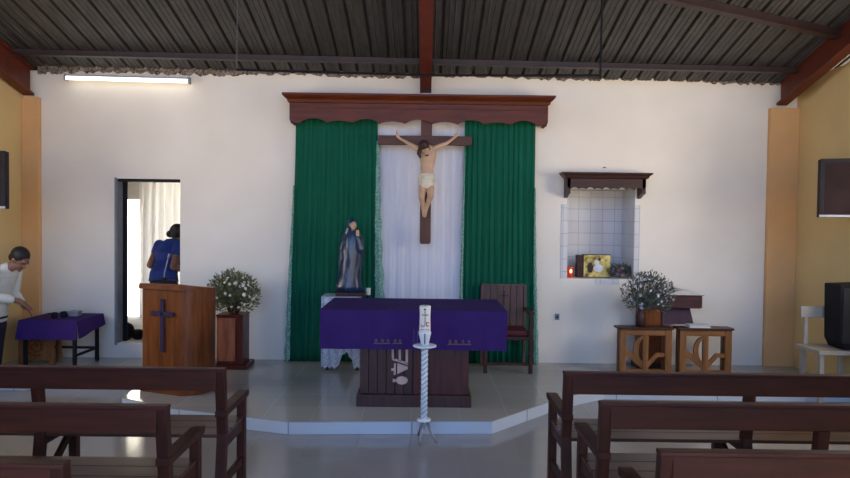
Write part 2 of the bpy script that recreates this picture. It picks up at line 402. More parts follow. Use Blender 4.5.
# side room behind the door
RB = 10.3
sr = MB(); sr.box(-5.6, -2.0, T, RB + .1, .0, .14); struct(sr, 'floor_side_room', 'concrete')
struct(MB().box(-5.6, -2.0, T, RB + .1, 2.62, 2.7), 'ceiling_side_room', 'concrete')
bw = MB()
for a in ((-5.6, -4.80, .14, 2.62), (-4.80, -4.42, 2.0, 2.62), (-4.42, -4.30, .14, 2.62), (-4.30, -2.9, .14, .35), (-4.30, -2.9, 2.45, 2.62), (-2.9, -2.0, .14, 2.62)):
    bw.box(a[0], a[1], RB, RB + .1, a[2], a[3])
struct(bw, 'wall_side_room_far', 'concrete')
struct(MB().box(-5.7, -5.6, T, RB + .1, .0, 2.7), 'wall_side_room_left', 'wall')
struct(MB().box(-2.0, -1.9, T, RB + .1, .0, 2.7), 'wall_side_room_right', 'wall')
struct(MB().box(-30, 30, RB + .1, 50, -.1, .0), 'ground_yard', 'yard')
struct(MB().box(-16, 4, 14, 14.2, .0, 5), 'wall_yard', 'wall')  # pale wall added to bounce sunlight back through the doorway
# door frame and open leaf
df = MB(); df.box(D0, D0 + .05, T - .03, T, DZ0, DZ1); df.box(D0, D1, YB + .01, T, DZ1 - .03, DZ1)
d1 = struct(df, 'door_1', 'black', bevel=.003)
MB().box(D0 - .022, D0 + .002, YB - .015, YB + .01, DZ0 - .02, DZ1 + .012).build('door_edge_strip', 'socket', d1)
MB().box(D0 - .0, D0 + .006, YB + .01, T - .03, DZ0, DZ1 - .03).build('jamb_lining', 'socket', d1)
cu = MB()
cu.grid(lambda u, v: (-4.43 + u * 1.40 + .012 * math.sin(u * 60), 10.14 + .035 * math.sin(u * 75 + .6 * math.sin(v * 4)), -0.0 + .15 + v * 2.40), 160, 10)
tag(cu.build('curtain', 'sheer', smooth=True, solid=.002), 'sheer white curtain hanging behind the doorway, lit from outside', 'curtain')
bgm = MB(); bgm.ball((-3.80, 8.3, .26), (.11, .10, .12)); bgm.ball((-3.68, 8.38, .21), (.09, .08, .07)); bgm.ball((-3.87, 8.24, .37), (.05, .05, .05))
tag(bgm.build('cloth_bundle', 'black', remesh=.01), 'dark bundle on the floor just inside the doorway', 'bundle')

# ------------------------------------------------------------------ pews
def pew(label):
    # origin: inner back corner at floor; length runs +x for 2.2 m, back faces -y
    L = 2.16; t = thing('pew', (0, 0, 0), label, 'pew', None)
    bb = MB().box(.045, L - .045, .000, .030, .722, .832); bb.build('backrest', 'pew', t, bevel=.004)
    MB().box(-.005, L + .005, -.008, .045, .832, .850).build('top_rail', 'pew', t, bevel=.004)
    for x in (.0, L / 2 - .03, L - .055):
        m = MB(); m.add([(x + i * .055, y + j * .05, z) for (y, z) in ((-.015, 0), (.045, .46), (0, .832)) for j in (0, 1) for i in (0, 1)],
              [(0, 1, 3, 2), (8, 10, 11, 9)] + [tuple(b + k for k in q) for b in (0, 4) for q in ((0, 4, 5, 1), (1, 5, 7, 3), (3, 7, 6, 2), (2, 6, 4, 0))])
        m.build('back_post', 'pewz', t, bevel=.003)
    for x in (.0, L - .05):
        MB().box(x, x + .05, .43, .48, 0, .57).build('front_leg', 'pewz', t, bevel=.003)
        a = MB(); a.prism([(.02, .565), (.50, .565), (.515, .60), (.48, .605), (.02, .600)], x - .008, x + .058, 'x'); a.build('armrest', 'pewz', t, bevel=.004)
        MB().box(x + .01, x + .04, .06, .45, .365, .43).build('side_rail', 'pewz', t, bevel=.003)
        MB().box(x + .012, x + .038, .03, .45, .14, .19).build('lower_rail', 'pewz', t, bevel=.003)
    xm = L / 2 - .03
    MB().box(xm, xm + .05, .41, .46, 0, .43).build('front_leg', 'pewz', t, bevel=.003)
    MB().box(xm + .01, xm + .04, .06, .45, .37, .43).build('side_rail', 'pewz', t, bevel=.003)
    b = MB(); b.bar((xm + .025, .08, .12), (xm + .025, .42, .38), .025, .05); b.build('brace', 'pewz', t, bevel=.003)
    MB().box(.03, L - .03, .40, .43, .34, .405).build('seat_apron', 'pew', t, bevel=.003)
    s = MB()
    for i in range(3): s.box(.01, L - .01, .065 + i * .130, .191 + i * .130, .43, .45)
    s.build('seat', 'pewseat', t, bevel=.003)
    return t
p0 = pew('front left pew of dark red wood, nearest the lectern and purple side table')
p0['group'] = 'pews facing the altar'
p0.location = (-1.135 - 2.16, 3.70, 0)
dup(p0, (-1.165 - 2.16, 2.945, 0), 'second left pew, dark red wood, directly behind the pew nearest the lectern')
dup(p0, (-1.24 - 2.16, 2.235, 0), 'rearmost left pew, only its top rail showing in the bottom left corner')
dup(p0, (.81, 3.72, 0), 'front right pew of dark red wood, nearest the carved low tables')
dup(p0, (.85, 3.095, 0), 'second right pew, dark wood, between the front right pew and the nearest right one')
dup(p0, (.895, 2.43, 0), 'nearest right pew, dark backrest filling the bottom right corner')

# ------------------------------------------------------------------ altar
t = thing('altar', (-.08, 5.9, .105), 'dark wooden altar block with pale carved letters under a purple cloth', 'altar')
MB().box(-.575, .415, 5.585, 6.22, .105, .205).build('plinth', 'altar', t, bevel=.006)
b = MB()
for i in range(6): b.box(-.548 + i * .076, -.548 + i * .076 + .073, 5.632, 5.66, .205, .925)
b.build('plank_panel', 'altar', t, bevel=.003)
MB().box(-.088, .392, 5.625, 5.66, .205, .925).build('smooth_panel', 'altar2', t, bevel=.003)
MB().box(-.55, .39, 5.66, 6.18, .205, .925).build('body', 'altar', t)
MB().box(-.84, .66, 5.52, 6.33, .925, .942).build('altar_top', 'altar', t, bevel=.003)
# pale inlay, tops of the characters turned to the left
SX, SZ = .0086, .0086
def q(u, v): return (-.395 + (u - 390) * SX + .088, .60 - (v - 347) * SZ)   # drawing plane of the carved panel
yy0, yy1 = 5.612, 5.6245
l1 = MB()
for poly in ([(393.5, 345), (395.8, 345), (396, 357), (393.8, 356.5)], [(400.5, 345), (402.8, 345), (403, 360), (400.8, 359)], [(407.5, 345), (410.2, 345), (410.2, 362), (407.8, 361.2)],
             [(393.8, 355.8), (410.2, 360.5), (410.2, 363), (394, 358)]):
    l1.prism([q(*p) for p in poly], yy0, yy1)
l1.build('carved_letter', 'letter', t)
l2 = MB()
for poly in ([(396, 361), (398, 361), (398, 373), (396, 373)], [(393.5, 366.5), (396, 366.5), (396, 369), (393.5, 369)], [(399.5, 361), (410, 364.5), (410, 367), (399.5, 372)]):
    l2.prism([q(*p) for p in poly], yy0, yy1)
l2.build('carved_letter', 'letter', t)
l3 = MB(); l3.prism([q(404 + 5.5 * math.cos(a) * (1 if math.cos(a) < 0 else 1.1), 378.5 + 4.2 * math.sin(a)) for a in [k * PI / 9 for k in range(18)]], yy0, yy1)
l3.prism([q(*p) for p in ((395, 377), (398.3, 377.5), (398.3, 380), (395, 380.3))], yy0, yy1)
l3.build('carved_letter', 'letter', t)
# cloth on the altar
def altar_cloth():
    x0, x1, y0, y1, z = -.875, .700, 5.485, 6.36, .952
    m = MB()
    def wav(s, a): return .006 * math.sin(s * 14) * a + .004 * math.sin(s * 31 + 1) * a
    def edge(p, a, nx, ny): k = wav(p[0] * 1.3 + p[1] * 1.7, a); return (p[0] + nx * k, p[1] + ny * k, p[2])
    n = 60
    m.grid(lambda u, v: (x0 + (x1 - x0) * u, y0 + (y1 - y0) * v, z), n, 4)
    m.grid(lambda u, v: edge((x0 + (x1 - x0) * u, y0 - .004, z - .330 * v), v, 0, 1), n, 8)
    m.grid(lambda u, v: edge((x0 + (x1 - x0) * u, y1, z - .30 * v), v, 0, 1), n, 8)
    m.grid(lambda u, v: edge((x0 - .003, y0 + (y1 - y0) * u, z - .330 * v), v, 1, 0), 20, 8)
    m.grid(lambda u, v: edge((x1 + .003, y0 + (y1 - y0) * u, z - .330 * v), v, 1, 0), 20, 8)
    root = thing('altar_cloth', (-.09, 5.9, .95), 'deep purple cloth with faint gold embroidery draped over the central altar', 'tablecloth')
    m.build('cloth', 'purple', root, solid=.003, smooth=False)
    g = MB(); yf = y0 - .016
    for cxs, z_ in (((-.40, -.345, -.30), .672), ((-.24, -.20), .674), ((.22, .27, .33, .38), .672)):
        g = MB()
        for cx in cxs:
            for k_ in range(5):
                a = k_ * 2 * PI / 5 + .3; g.tube([(cx, yf + .001, .698), (cx + .017 * math.cos(a), yf + .001, .698 + .020 * math.sin(a))], [.004, .0022], 6)
        g.box(cxs[0] - .02, cxs[-1] + .02, yf, yf + .002, z_ - .002, z_ + .008)
        g.build('embroidery', 'gold', root)
    g = MB()
    for cx in (-.085, -.055, -.025): g.box(cx, cx + .004, yf, yf + .002, .655, .80)
    g.build('embroidered_line', 'lav', root)
altar_cloth()
m = MB(); m.prism([(-.90, 6.38), (-.80, 6.38), (-.81, 6.52), (-.885, 6.50)], .955, .965, 'z')

# paschal candle and its stand
cx, cy = .008, 5.03
t = thing('candle_stand', (cx, cy, 0), 'white twisted candle stand with three feet in front of the altar', 'candle stand')
MB().lathe((cx, cy, .10), [(.024, 0), (.024, .64)], 20).build('column', 'paint', t, smooth=True)
h = MB()
for k in range(3):
    pts = [(cx + .023 * math.cos(a), cy + .023 * math.sin(a), .11 + .62 * i / 90) for i in range(91) for a in [2 * PI * (i / 90 * 5.5 + k / 3)]]
    h.tube(pts, .0060, 6)
h.build('twisted_groove', 'paintb', t, smooth=True)
MB().lathe((cx, cy, .738), [(.03, -.02), (.075, -.004), (.09, 0), (.092, .008), (.086, .012), (.03, .012)], 28).build('drip_plate', 'paint', t, smooth=True)
MB().lathe((cx, cy, .75), [(.030, 0), (.034, .03), (.046, .08), (.050, .100), (.046, .104)], 24).build('candle_cup', 'paint', t, smooth=True)
MB().box(cx - .004, cx + .004, cy - .052, cy - .040, .765, .845).build('cup_mark', 'ink', t)
MB().lathe((cx, cy, .095), [(.03, .06), (.055, .066), (.055, .078), (.026, .085)], 18).build('collar', 'paint', t, smooth=True)
for a in (math.radians(255), math.radians(325), math.radians(110)):
    MB().tube([(cx + .03 * math.cos(a), cy + .03 * math.sin(a), .165), (cx + .07 * math.cos(a), cy + .07 * math.sin(a), .08), (cx + .125 * math.cos(a), cy + .125 * math.sin(a), .011)], [.012, .011, .010], 10).build('foot', 'silver', t, smooth=True)
t = thing('paschal_candle', (cx, cy, .852), 'thick white candle with dark cross and red letter on the twisted stand', 'candle')
MB().lathe((cx, cy, .852), [(.043, 0), (.044, .02), (.041, .12), (.044, .195), (.040, .203), (.012, .198)], 24).build('wax', 'wax', t, smooth=True)
MB().tube([(cx, cy, 1.048), (cx + .002, cy, 1.062)], .002, 6).build('wick', 'ink', t)
m = MB(); y = cy - .0475
m.box(cx - .002, cx + .002, y, y + .008, .915, 1.02); m.box(cx - .026, cx + .026, y, y + .014, .985, .990); m.ball((cx - .002, y + .003, 1.030), (.009, .003, .006))
m.box(cx - .03, cx + .03, y + .004, y + .016, .872, .876)
m.build('candle_cross', 'ink', t)
m = MB(); m.tube([(cx - .016 + .012 * math.cos(a), y + .004, .912 + .015 * math.sin(a)) for a in [PI + k * PI / 8 for k in range(9)]], .0025, 6); m.build('candle_letter', 'gold', t)
m = MB(); m.tube([(cx + .030, y + .008, .928), (cx + .014, y + .003, .930), (cx + .012, y + .003, .905), (cx + .030, y + .008, .903)], .004, 6); m.build('candle_letter', 'redink', t)

# ------------------------------------------------------------------ valance, curtains, crucifix
t = thing('curtain_valance', (-.1, 7.3, 2.8), 'long red-brown wooden valance with scalloped lower edge above the green curtains', 'valance')
def scallop(x0, x1, z0, amp, nsc, n=120):
    pts = []
    for i in range(n + 1):
        u = i / n; k = u * nsc; f = k - math.floor(k)
        pts.append((x0 + (x1 - x0) * u, z0 + amp * (abs(math.sin(f * PI)) ** .7) * (1 if int(k) % 2 == 0 else .55)))
    return pts
vx0, vx1 = -1.50, 1.33; pts = scallop(vx0 + .12, vx1 - .12, 2.77, .05, 9)
poly = [(vx0, 3.03), (vx0, 2.80), (vx0 + .07, 2.765)] + pts + [(vx1 - .07, 2.765), (vx1, 2.80), (vx1, 3.03)]
MB().prism(poly, 7.19, 7.215).build('front_board', 'val', t)
for x in (vx0, vx1 - .022):
    MB().prism([(7.215, 3.03), (7.215, 2.80), (7.27, 2.775), (7.448, 2.775), (7.448, 3.03)], x, x + .022, 'x').build('end_board', 'val', t)
cprof = [(7.19, 2.985), (7.175, 2.99), (7.165, 3.02), (7.14, 3.04), (7.12, 3.065), (7.12, 3.085), (7.448, 3.085), (7.448, 2.985)]
c = MB()
nn = len(cprof); vs = []
for sgn, xe in ((-1, vx0), (1, vx1)):
    for (y_, z_) in cprof:
        ext = (7.19 - y_) if y_ < 7.19 else (.07 if z_ > 3.05 else 0)
        vs.append((xe + sgn * max(0, ext), y_, z_))
c.add(vs, [tuple(range(nn)), tuple(range(2 * nn - 1, nn - 1, -1))] + [(i, i + nn, (i + 1) % nn + nn, (i + 1) % nn) for i in range(nn)])
c.build('cornice', 'val', t)
for z in (2.93,): MB().box(vx0 + .01, vx1 - .01, 7.182, 7.192, z, z + .012).build('moulding', 'val', t, bevel=.002)
MB().box(vx0 + .03, vx1 - .03, 7.335, 7.375, 2.93, 2.95).build('curtain_rod', 'darkwood', t)

def curtain(name, label, m, xt0, xt1, xb0, xb1, y, z0, z1, nf, amp, laces=()):
    r = thing(name, ((xb0 + xb1) / 2, y, z0), label, 'curtain')
    def fn(u, v, dy=0):
        e = v ** 1.3
        x = xt0 * (1 - e) + xb0 * e + u * ((xt1 - xt0) * (1 - e) + (xb1 - xb0) * e)
        a = amp * (.55 + .6 * v)
        return (x + .004 * math.sin(v * 7 + u * 20), y + dy + a * math.sin(u * nf * 2 * PI + .7 * math.sin(u * 9) + .3 * math.sin(v * 3)) + .4 * a * math.sin(u * nf * 4.6 * PI + 1), z1 + (z0 - z1) * v)
    m_ = MB().grid(fn, nf * 14, 16); m_.build('drape', m, r, solid=.002, smooth=True)
    for (u0, u1, vt) in laces:
        k = MB()
        def fl(u, v):
            vv = vt + (1 - vt) * v; p = fn(0 if u1 <= 0 else 1, vv, -.01)
            wd = (u1 - u0) * (.25 + .75 * v) * (1 + .12 * math.sin(v * 55)); d = -1 if u1 <= 0 else 1
            return (p[0] + d * wd * (u - .35), p[1] - .02 + .008 * math.sin(u * 9), p[2])
        k.grid(fl, 6, 60); k.build('lace_edge', 'lace', r, solid=.002, smooth=True)
    return r
curtain('curtain', 'wide green curtain hanging left of the crucifix, behind the blue robed statue', 'green', -1.46, -.55, -1.53, -.50, 7.35, .11, 2.94, 14, .010, ((-.06, 0, .3), (0, .13, .12)))
curtain('curtain', 'narrower green curtain hanging right of the crucifix, behind the wooden chair', 'green', .43, 1.215, .42, 1.255, 7.35, .11, 2.94, 12, .010, ((-.045, 0, .1), (0, .055, .3)))
curtain('curtain', 'white curtain hanging between the two green curtains behind the crucifix', 'white', -.58, .45, -.58, .45, 7.41, .11, 2.93, 9, .0025)

t = thing('crucifix', (0, 7.27, 1.45), 'large dark wooden crucifix with painted figure hanging before the white curtain', 'crucifix')
MB().prism([(-.058, 1.48), (-.045, 1.455), (.050, 1.455), (.062, 1.48), (.062, 3.02), (-.058, 3.02)], 7.235, 7.28).build('upright_beam', 'cross', t, bevel=.004)
MB().box(-.53, .505, 7.228, 7.262, 2.545, 2.648).build('cross_beam', 'crossx', t, bevel=.004)
def P(u, v, y=7.15):    # drawing coordinates of the figure, 11 mm each
    return Vector(((u - 425.3) * .01108, y, 1.7 + (225.0 - v - (u - 425) * -.012) * .01105))
bd = MB()
sL, sR = P(418.5, 153.5), P(433.5, 152.5, 7.15); eL, eR = P(408, 147.5, 7.17), P(445, 147.5, 7.17); hL, hR = P(398.5, 141.5, 7.205), P(453.5, 141, 7.205)
bd.chain([sL, eL, hL], [.034, .022, .015]); bd.chain([sR, eR, hR], [.034, .022, .015])
for hh, sg in ((hL, -1), (hR, 1)):
    bd.ball(hh + Vector((sg * .018, 0, .022)), (.018, .010, .024))
    for k in range(4):
        a = math.radians(75 - sg * -1 * 0 + (k - 1.5) * 15); d = Vector((sg * math.cos(a) * .9, -.15, math.sin(a)))
        b0 = hh + Vector((sg * (.010 + k * .008), 0, .036)); bd.chain([b0, b0 + d * .028, b0 + d * .045 + Vector((0, -.01, 0))], [.0062, .0055, .0045], 8)
    bd.chain([hh + Vector((sg * .004, -.004, .014)), hh + Vector((sg * -.012, -.014, .036))], [.006, .005], 8)
X, Yv = Vector((1, 0, 0)), Vector((0, 1, 0))
bd.loft([(P(426.5, 149), .030, .028, X, Yv), (P(426.5, 152), .078, .045, X, Yv), (P(427, 158), .094, .058, X, Yv), (P(427, 166), .082, .056, X, Yv), (P(426.5, 173), .066, .048, X, Yv), (P(426, 180), .076, .055, X, Yv), (P(426, 187), .080, .056, X, Yv), (P(425.5, 191), .06, .045, X, Yv)])
bd.chain([P(427, 152), P(425.5, 149, 7.13)], [.030, .026])
HC = P(424, 152.5, 7.095)
rot = Matrix.Rotation(math.radians(-18), 3, 'Y') @ Matrix.Rotation(math.radians(30), 3, 'X')
bd.ball(HC, (.048, .056, .068), 16, 12, rot)
bd.ball(HC + rot @ Vector((0, -.058, -.008)), (.008, .012, .016)); bd.ball(HC + rot @ Vector((0, -.04, -.05)), (.024, .022, .022))
for s_ in (-1, 1): bd.ball(HC + rot @ Vector((s_ * .05, .0, 0)), (.006, .012, .018))
bd.chain([P(422.5, 187), P(421.5, 201, 7.09), P(423.2, 213, 7.16), P(423.6, 219, 7.12)], [.048, .034, .020, .016])
bd.chain([P(429.5, 187), P(430, 200, 7.09), P(426, 213, 7.15), P(425, 219.5, 7.105)], [.048, .034, .020, .016])
body = bd.build('figure', 'flesh', t, remesh=.0045)
hr = MB(); hr.ball(HC + rot @ Vector((0, .004, .026)), (.058, .062, .062), 16, 10, rot)
hr.chain([HC + Vector((-.045, .01, .0)), HC + Vector((-.062, .0, -.06)), HC + Vector((-.05, -.01, -.105))], [.026, .024, .012]); hr.chain([HC + Vector((.046, .02, -.01)), HC + Vector((.05, .02, -.06))], [.02, .012])
hr.ball(HC + rot @ Vector((0, -.040, -.066)), (.022, .018, .022))
hr.build('hair', 'beard', t, remesh=.005)
lc = MB(); lc.loft([(P(426, 177.5), .082, .060, X, Yv), (P(426, 181), .090, .066, X, Yv), (P(426, 186), .094, .070, X, Yv), (P(426, 190), .090, .068, X, Yv), (P(426, 192), .082, .06, X, Yv)])
for k in range(5): lc.tube([P(419.3, 179 + k * 2.6, 7.14), P(422, 180 + k * 2.4, 7.085), P(428, 179.5 + k * 2.2, 7.078), P(433.2, 178 + k * 2.4, 7.13)], .007, 8)
lc.ball(P(434, 184, 7.12), (.022, .02, .03)); lc.chain([P(434, 185, 7.11), P(434.4, 192, 7.11)], [.02, .008])
lc.build('loincloth', 'loin', t, remesh=.005)

# ------------------------------------------------------------------ statue and its table
t = thing('side_table', (-.87, 7.08, .105), 'small table under a white lace cloth behind the left end of the altar', 'table')
MB().box(-1.06, -.68, 6.93, 7.24, .86, .885).build('table_top', 'darkwood', t)
for x in (-1.05, -.73):
    for y in (6.94, 7.19): MB().box(x, x + .04, y, y + .04, .105, .86).build('leg', 'darkwood', t)
k = MB()
def lac(u, v):
    x = -1.09 + .42 * u; edge = .14 + .16 * max(0, math.sin((u - .42) * PI / .42)) * (1 if .42 < u < .84 else 0) + .012 * math.sin(u * 50)
    return (x, 6.915 + .014 * math.sin(u * 34), .893 + (edge - .893) * v)
k.grid(lac, 60, 14); k.grid(lambda u, v: (-1.09 + .42 * u, 6.915 + .34 * v, .894), 4, 4)
k.grid(lambda u, v: (-1.092 + .01 * math.sin(u * 20), 6.915 + .34 * u, .893 - .5 * v), 14, 6)
tag(k.build('lace_cloth', 'lacew', solid=.002, smooth=False), 'white lace cloth hanging over the small table behind the altar', 'tablecloth')
t = thing('madonna_statue', (-.79, 7.08, .897), 'statue of a veiled woman in dark blue robes on a brown plinth', 'statue')
MB().box(-.95, -.63, 6.96, 7.20, .897, .935).build('plinth', 'darkwood', t, bevel=.004)
def fold(tt, z): return 1 + .12 * math.sin(tt * 7 + z * 6) + .07 * math.sin(tt * 13 - z * 8)
rb = MB(); n = 40; prof = [(.135, 0, -.03), (.128, .06, -.03), (.115, .18, -.02), (.108, .32, .0), (.112, .44, .0), (.105, .54, .01), (.085, .61, .012), (.055, .66, .015), (.03, .68, .02)]
vs = []
for r_, z_, ox in prof:
    for i in range(n):
        a = 2 * PI * i / n; q_ = r_ * fold(a, z_ * 3); vs.append((-.79 + ox + q_ * math.cos(a), 7.08 + .75 * q_ * math.sin(a), .935 + z_))
rb.add(vs, [(j * n + i, j * n + (i + 1) % n, (j + 1) * n + (i + 1) % n, (j + 1) * n + i) for j in range(len(prof) - 1) for i in range(n)] + [tuple(range(n - 1, -1, -1)), tuple((len(prof) - 1) * n + i for i in range(n))])
rb.build('robe', 'robe', t, smooth=True)
vl = MB(); vl.ball((-.79, 7.09, 1.655), (.055, .055, .075)); vl.loft([((-.80, 7.10, 1.67), .05, .045, X, Yv), ((-.81, 7.12, 1.58), .075, .06, X, Yv), ((-.83, 7.13, 1.42), .11, .07, X, Yv), ((-.85, 7.13, 1.22), .10, .06, X, Yv), ((-.86, 7.12, 1.05), .07, .05, X, Yv)])
vl.chain([(-.80, 7.09, 1.70), (-.80, 7.09, 1.745)], [.03, .008])
vl.build('veil', 'robe', t, remesh=.008)
hd = MB(); hd.ball((-.772, 7.045, 1.648), (.034, .038, .048)); hd.ball((-.765, 7.004, 1.645), (.007, .010, .011)); hd.chain([(-.775, 7.06, 1.62), (-.775, 7.07, 1.57)], [.022, .028])
hd.build('head', 'flesh', t, remesh=.005)
ar = MB(); ar.chain([(-.71, 7.05, 1.50), (-.69, 6.99, 1.40), (-.72, 6.97, 1.52)], [.045, .042, .028]); ar.build('sleeve', 'robe', t, remesh=.008)
hn = MB(); hn.ball((-.718, 6.965, 1.555), (.022, .018, .032))
for i in range(4): hn.chain([(-.733 + i * .009, 6.96, 1.575), (-.733 + i * .009, 6.955, 1.605)], [.0055, .004], 8)
hn.build('hand', 'flesh', t, remesh=.004)
t = MB().lathe((-.612, 7.1, .897), [(.022, 0), (.028, .01), (.026, .065), (.03, .075), (.022, .077)], 18).build('candle_cup', 'wax', smooth=True)
tag(t, 'small white cup candle beside the blue statue', 'candle')

# ------------------------------------------------------------------ priest's chair
t = thing('armchair', (.87, 7.1, .105), 'straight wooden armchair with carved cross and red seat behind the altar', 'chair')
b = MB()
for i in range(6): b.box(.665 + i * .073, .665 + i * .073 + .069, 7.26, 7.285, .44, 1.0)
b.build('backrest', 'chairwood', t, bevel=.003)
for x in (.63, 1.105): MB().box(x, x + .035, 7.255, 7.295, .105, 1.01).build('back_post', 'chairwood', t, bevel=.003)
MB().box(.64, 1.13, 7.25, 7.295, 1.0, 1.022).build('top_rail', 'chairwood', t, bevel=.003)
m = MB(); m.box(.877, .893, 7.248, 7.262, .78, .95); m.box(.835, .935, 7.248, 7.262, .885, .900)
m.box(.868, .902, 7.252, 7.262, .775, .785); m.build('carved_cross', 'darkwood', t)
MB().box(.64, 1.13, 6.88, 7.25, .46, .50).build('seat_frame', 'darkwood', t, bevel=.003)
MB().box(.66, 1.11, 6.90, 7.24, .50, .56).build('seat_cushion', 'seat', t, bevel=.015)
for x in (.635, 1.115):
    MB().box(x, x + .04, 6.88, 6.925, .105, .74).build('front_leg', 'darkwood', t, bevel=.003)
    MB().box(x - .01, x + .05, 6.86, 7.26, .735, .765).build('armrest', 'darkwood', t, bevel=.006)
MB().box(.67, 1.12, 6.895, 6.915, .19, .22).build('stretcher', 'darkwood', t)

# ------------------------------------------------------------------ lectern on the left
t = thing('lectern', (-2.3, 6.0, .105), 'large wooden lectern with a purple cross standing before the doorway', 'lectern')
def arcpts(off):
    A = Vector((-2.60, 6.02)); B = Vector((-2.18, 5.86))
    pts = [(-2.60 - off, 6.16), (A.x - off, A.y - off * .5)]
    pts += [(B.x - off * .3, B.y - off)]
    for i in range(1, 9):
        a = i / 8 * PI / 2; pts.append((B.x + .21 * math.sin(a) + off * math.sin(a), B.y + .26 * (1 - math.cos(a)) - off * math.cos(a)))
    pts.append((B.x + .21 + off, 6.16)); return pts
MB().prism(arcpts(0), .17, 1.065, 'z').build('body', 'lect', t)
MB().prism(arcpts(.018), .105, .18, 'z').build('plinth', 'lectd', t)
tp = MB(); pp = arcpts(.03); n = len(pp)
def tz(p): return 1.09 + .0 + max(0, (6.16 - p[1])) * .10 - max(0, p[0] + 2.25) * .12
tp.add([(x, y, 1.055 if k == 0 else tz((x, y))) for k in (0, 1) for x, y in pp], [tuple(range(n)), tuple(range(2 * n - 1, n - 1, -1))] + [(i, i + n, (i + 1) % n + n, (i + 1) % n) for i in range(n)])
tp.build('top_board', 'lectd', t, bevel=.006)
d = (Vector((-2.20, 5.86, 0)) - Vector((-2.60, 6.02, 0))).normalized(); nrm = Vector((d.y, -d.x, 0)); c0 = Vector((-2.375, 5.931, 0)) + nrm * .008
cr_ = MB(); cr_.bar(c0 + Vector((0, 0, .49)), c0 + Vector((0, 0, .97)), .038, .014, up=nrm); cr_.bar(c0 - d * .13 + Vector((0, 0, .835)), c0 + d * .13 + Vector((0, 0, .835)), .014, .038, up=(0, 0, 1))
cr_.build('cross_emblem', 'purpled', t)
t2 = MB(); pt = [Vector((-2.44, 6.12, 1.14)), Vector((-2.44, 6.12, 1.18)), Vector((-2.42, 6.11, 1.25)), Vector((-2.395, 6.10, 1.335))]; t2.tube(pt, .006, 8); 
mt = thing('microphone', (-2.44, 6.12, 1.135), 'thin grey gooseneck microphone standing on the wooden lectern', 'microphone')
t2.build('gooseneck', 'silver', mt, smooth=True); MB().tube([(-2.396, 6.10, 1.33), (-2.38, 6.085, 1.37)], [.009, .011], 10).build('capsule', 'silver', mt, smooth=True)
MB().lathe((-2.44, 6.12, 1.13), [(.035, 0), (.03, .012), (.01, .02)], 16).build('base', 'black', mt)

# ------------------------------------------------------------------ flowers
def bouquet(name, label, c, R, seed, nleaf, nfl, leaf, petal, frs=.022, stem_to=None, leafsz=.03):
    rnd = random.Random(seed); r = thing(name, stem_to or (c[0], c[1], c[2] - R[2]), label, 'flowers')
    base = Vector(stem_to or (c[0], c[1], c[2] - R[2])); m = MB(); st = MB(); c = Vector(c)
    tips = []
    for i in range(nleaf):
        a = rnd.uniform(0, 2 * PI); z = rnd.uniform(-.75, 1); k = rnd.uniform(.35, 1.05) ** .6; s = math.sqrt(max(0, 1 - z * z))
        p = c + Vector((math.cos(a) * s * R[0] * k, math.sin(a) * s * R[1] * k, z * R[2] * k))
        if i < nleaf // 6: st.tube([base, base.lerp(p, .6) + Vector((0, 0, .02)), p], .0022, 5, False)
        d = (p - base).normalized(); d = (d + Vector((rnd.uniform(-.8, .8), rnd.uniform(-.8, .8), rnd.uniform(-.6, .8)))).normalized()
        sd = d.cross(Vector((rnd.uniform(-1, 1), rnd.uniform(-1, 1), rnd.uniform(-1, 1)))).normalized(); L = leafsz * rnd.uniform(.6, 1.3); W = L * .22
        up = d.cross(sd) * L * .12
        m.add([p, p + d * L * .35 + sd * W + up, p + d * L, p + d * L * .35 - sd * W + up, p + d * L * .5 - up * .3], [(0, 1, 4), (1, 2, 4), (2, 3, 4), (3, 0, 4)])
    m.build('foliage', leaf, r, fixn=False); st.build('stems', leaf, r, fixn=False)
    for i in range(nfl):
        a = rnd.uniform(PI, 2 * PI) if rnd.random() < .75 else rnd.uniform(0, PI); z = rnd.uniform(-.65, .85); s = math.sqrt(1 - z * z); k = rnd.uniform(.75, 1.0)
        p = c + Vector((math.cos(a) * s * R[0] * k, math.sin(a) * s * R[1] * k, z * R[2] * k)); n_ = (p - c).normalized()
        f = MB(); fr_ = frs * rnd.uniform(.6, 1.15); q1 = n_.orthogonal().normalized(); q2 = n_.cross(q1)
        f.ball(p, fr_ * .45, 8, 6)
        for ring, (cnt, rr, hh) in enumerate(((6, 1, .15), (5, .6, .5))):
            for j in range(cnt):
                b_ = 2 * PI * (j + .5 * ring) / cnt; dd = q1 * math.cos(b_) + q2 * math.sin(b_); tt = dd.cross(n_)
                f.add([p, p + dd * fr_ * rr * .6 + tt * fr_ * .35 + n_ * fr_ * hh * .4, p + dd * fr_ * rr + n_ * fr_ * hh, p + dd * fr_ * rr * .6 - tt * fr_ * .35 + n_ * fr_ * hh * .4], [(0, 1, 2, 3)])
        f.build('blossom', petal, r, fixn=False)
    return r
t = thing('flower_pedestal', (-2.06, 7.06, .105), 'dark red wooden pedestal with pale front panel holding flowers beside the lectern', 'pedestal')
MB().box(-2.24, -1.88, 6.90, 7.24, .105, .155).build('base', 'ped', t, bevel=.004)
MB().box(-2.21, -1.93, 6.94, 7.20, .155, .665).build('body', 'ped', t, bevel=.003)
MB().box(-2.205, -2.01, 6.934, 6.941, .19, .65).build('front_panel', 'pedpanel', t)
MB().box(-2.215, -1.925, 6.93, 7.21, .665, .685).build('top_board', 'ped', t, bevel=.004)
m = MB().lathe((-2.06, 7.06, .69), [(.05, 0), (.07, .03), (.075, .09), (.06, .12), (.055, .12), (.05, .02)], 20)
tag(m.build('flower_bowl', 'darkwood', smooth=True), 'dark bowl of the bouquet on the pedestal beside the lectern', 'bowl')
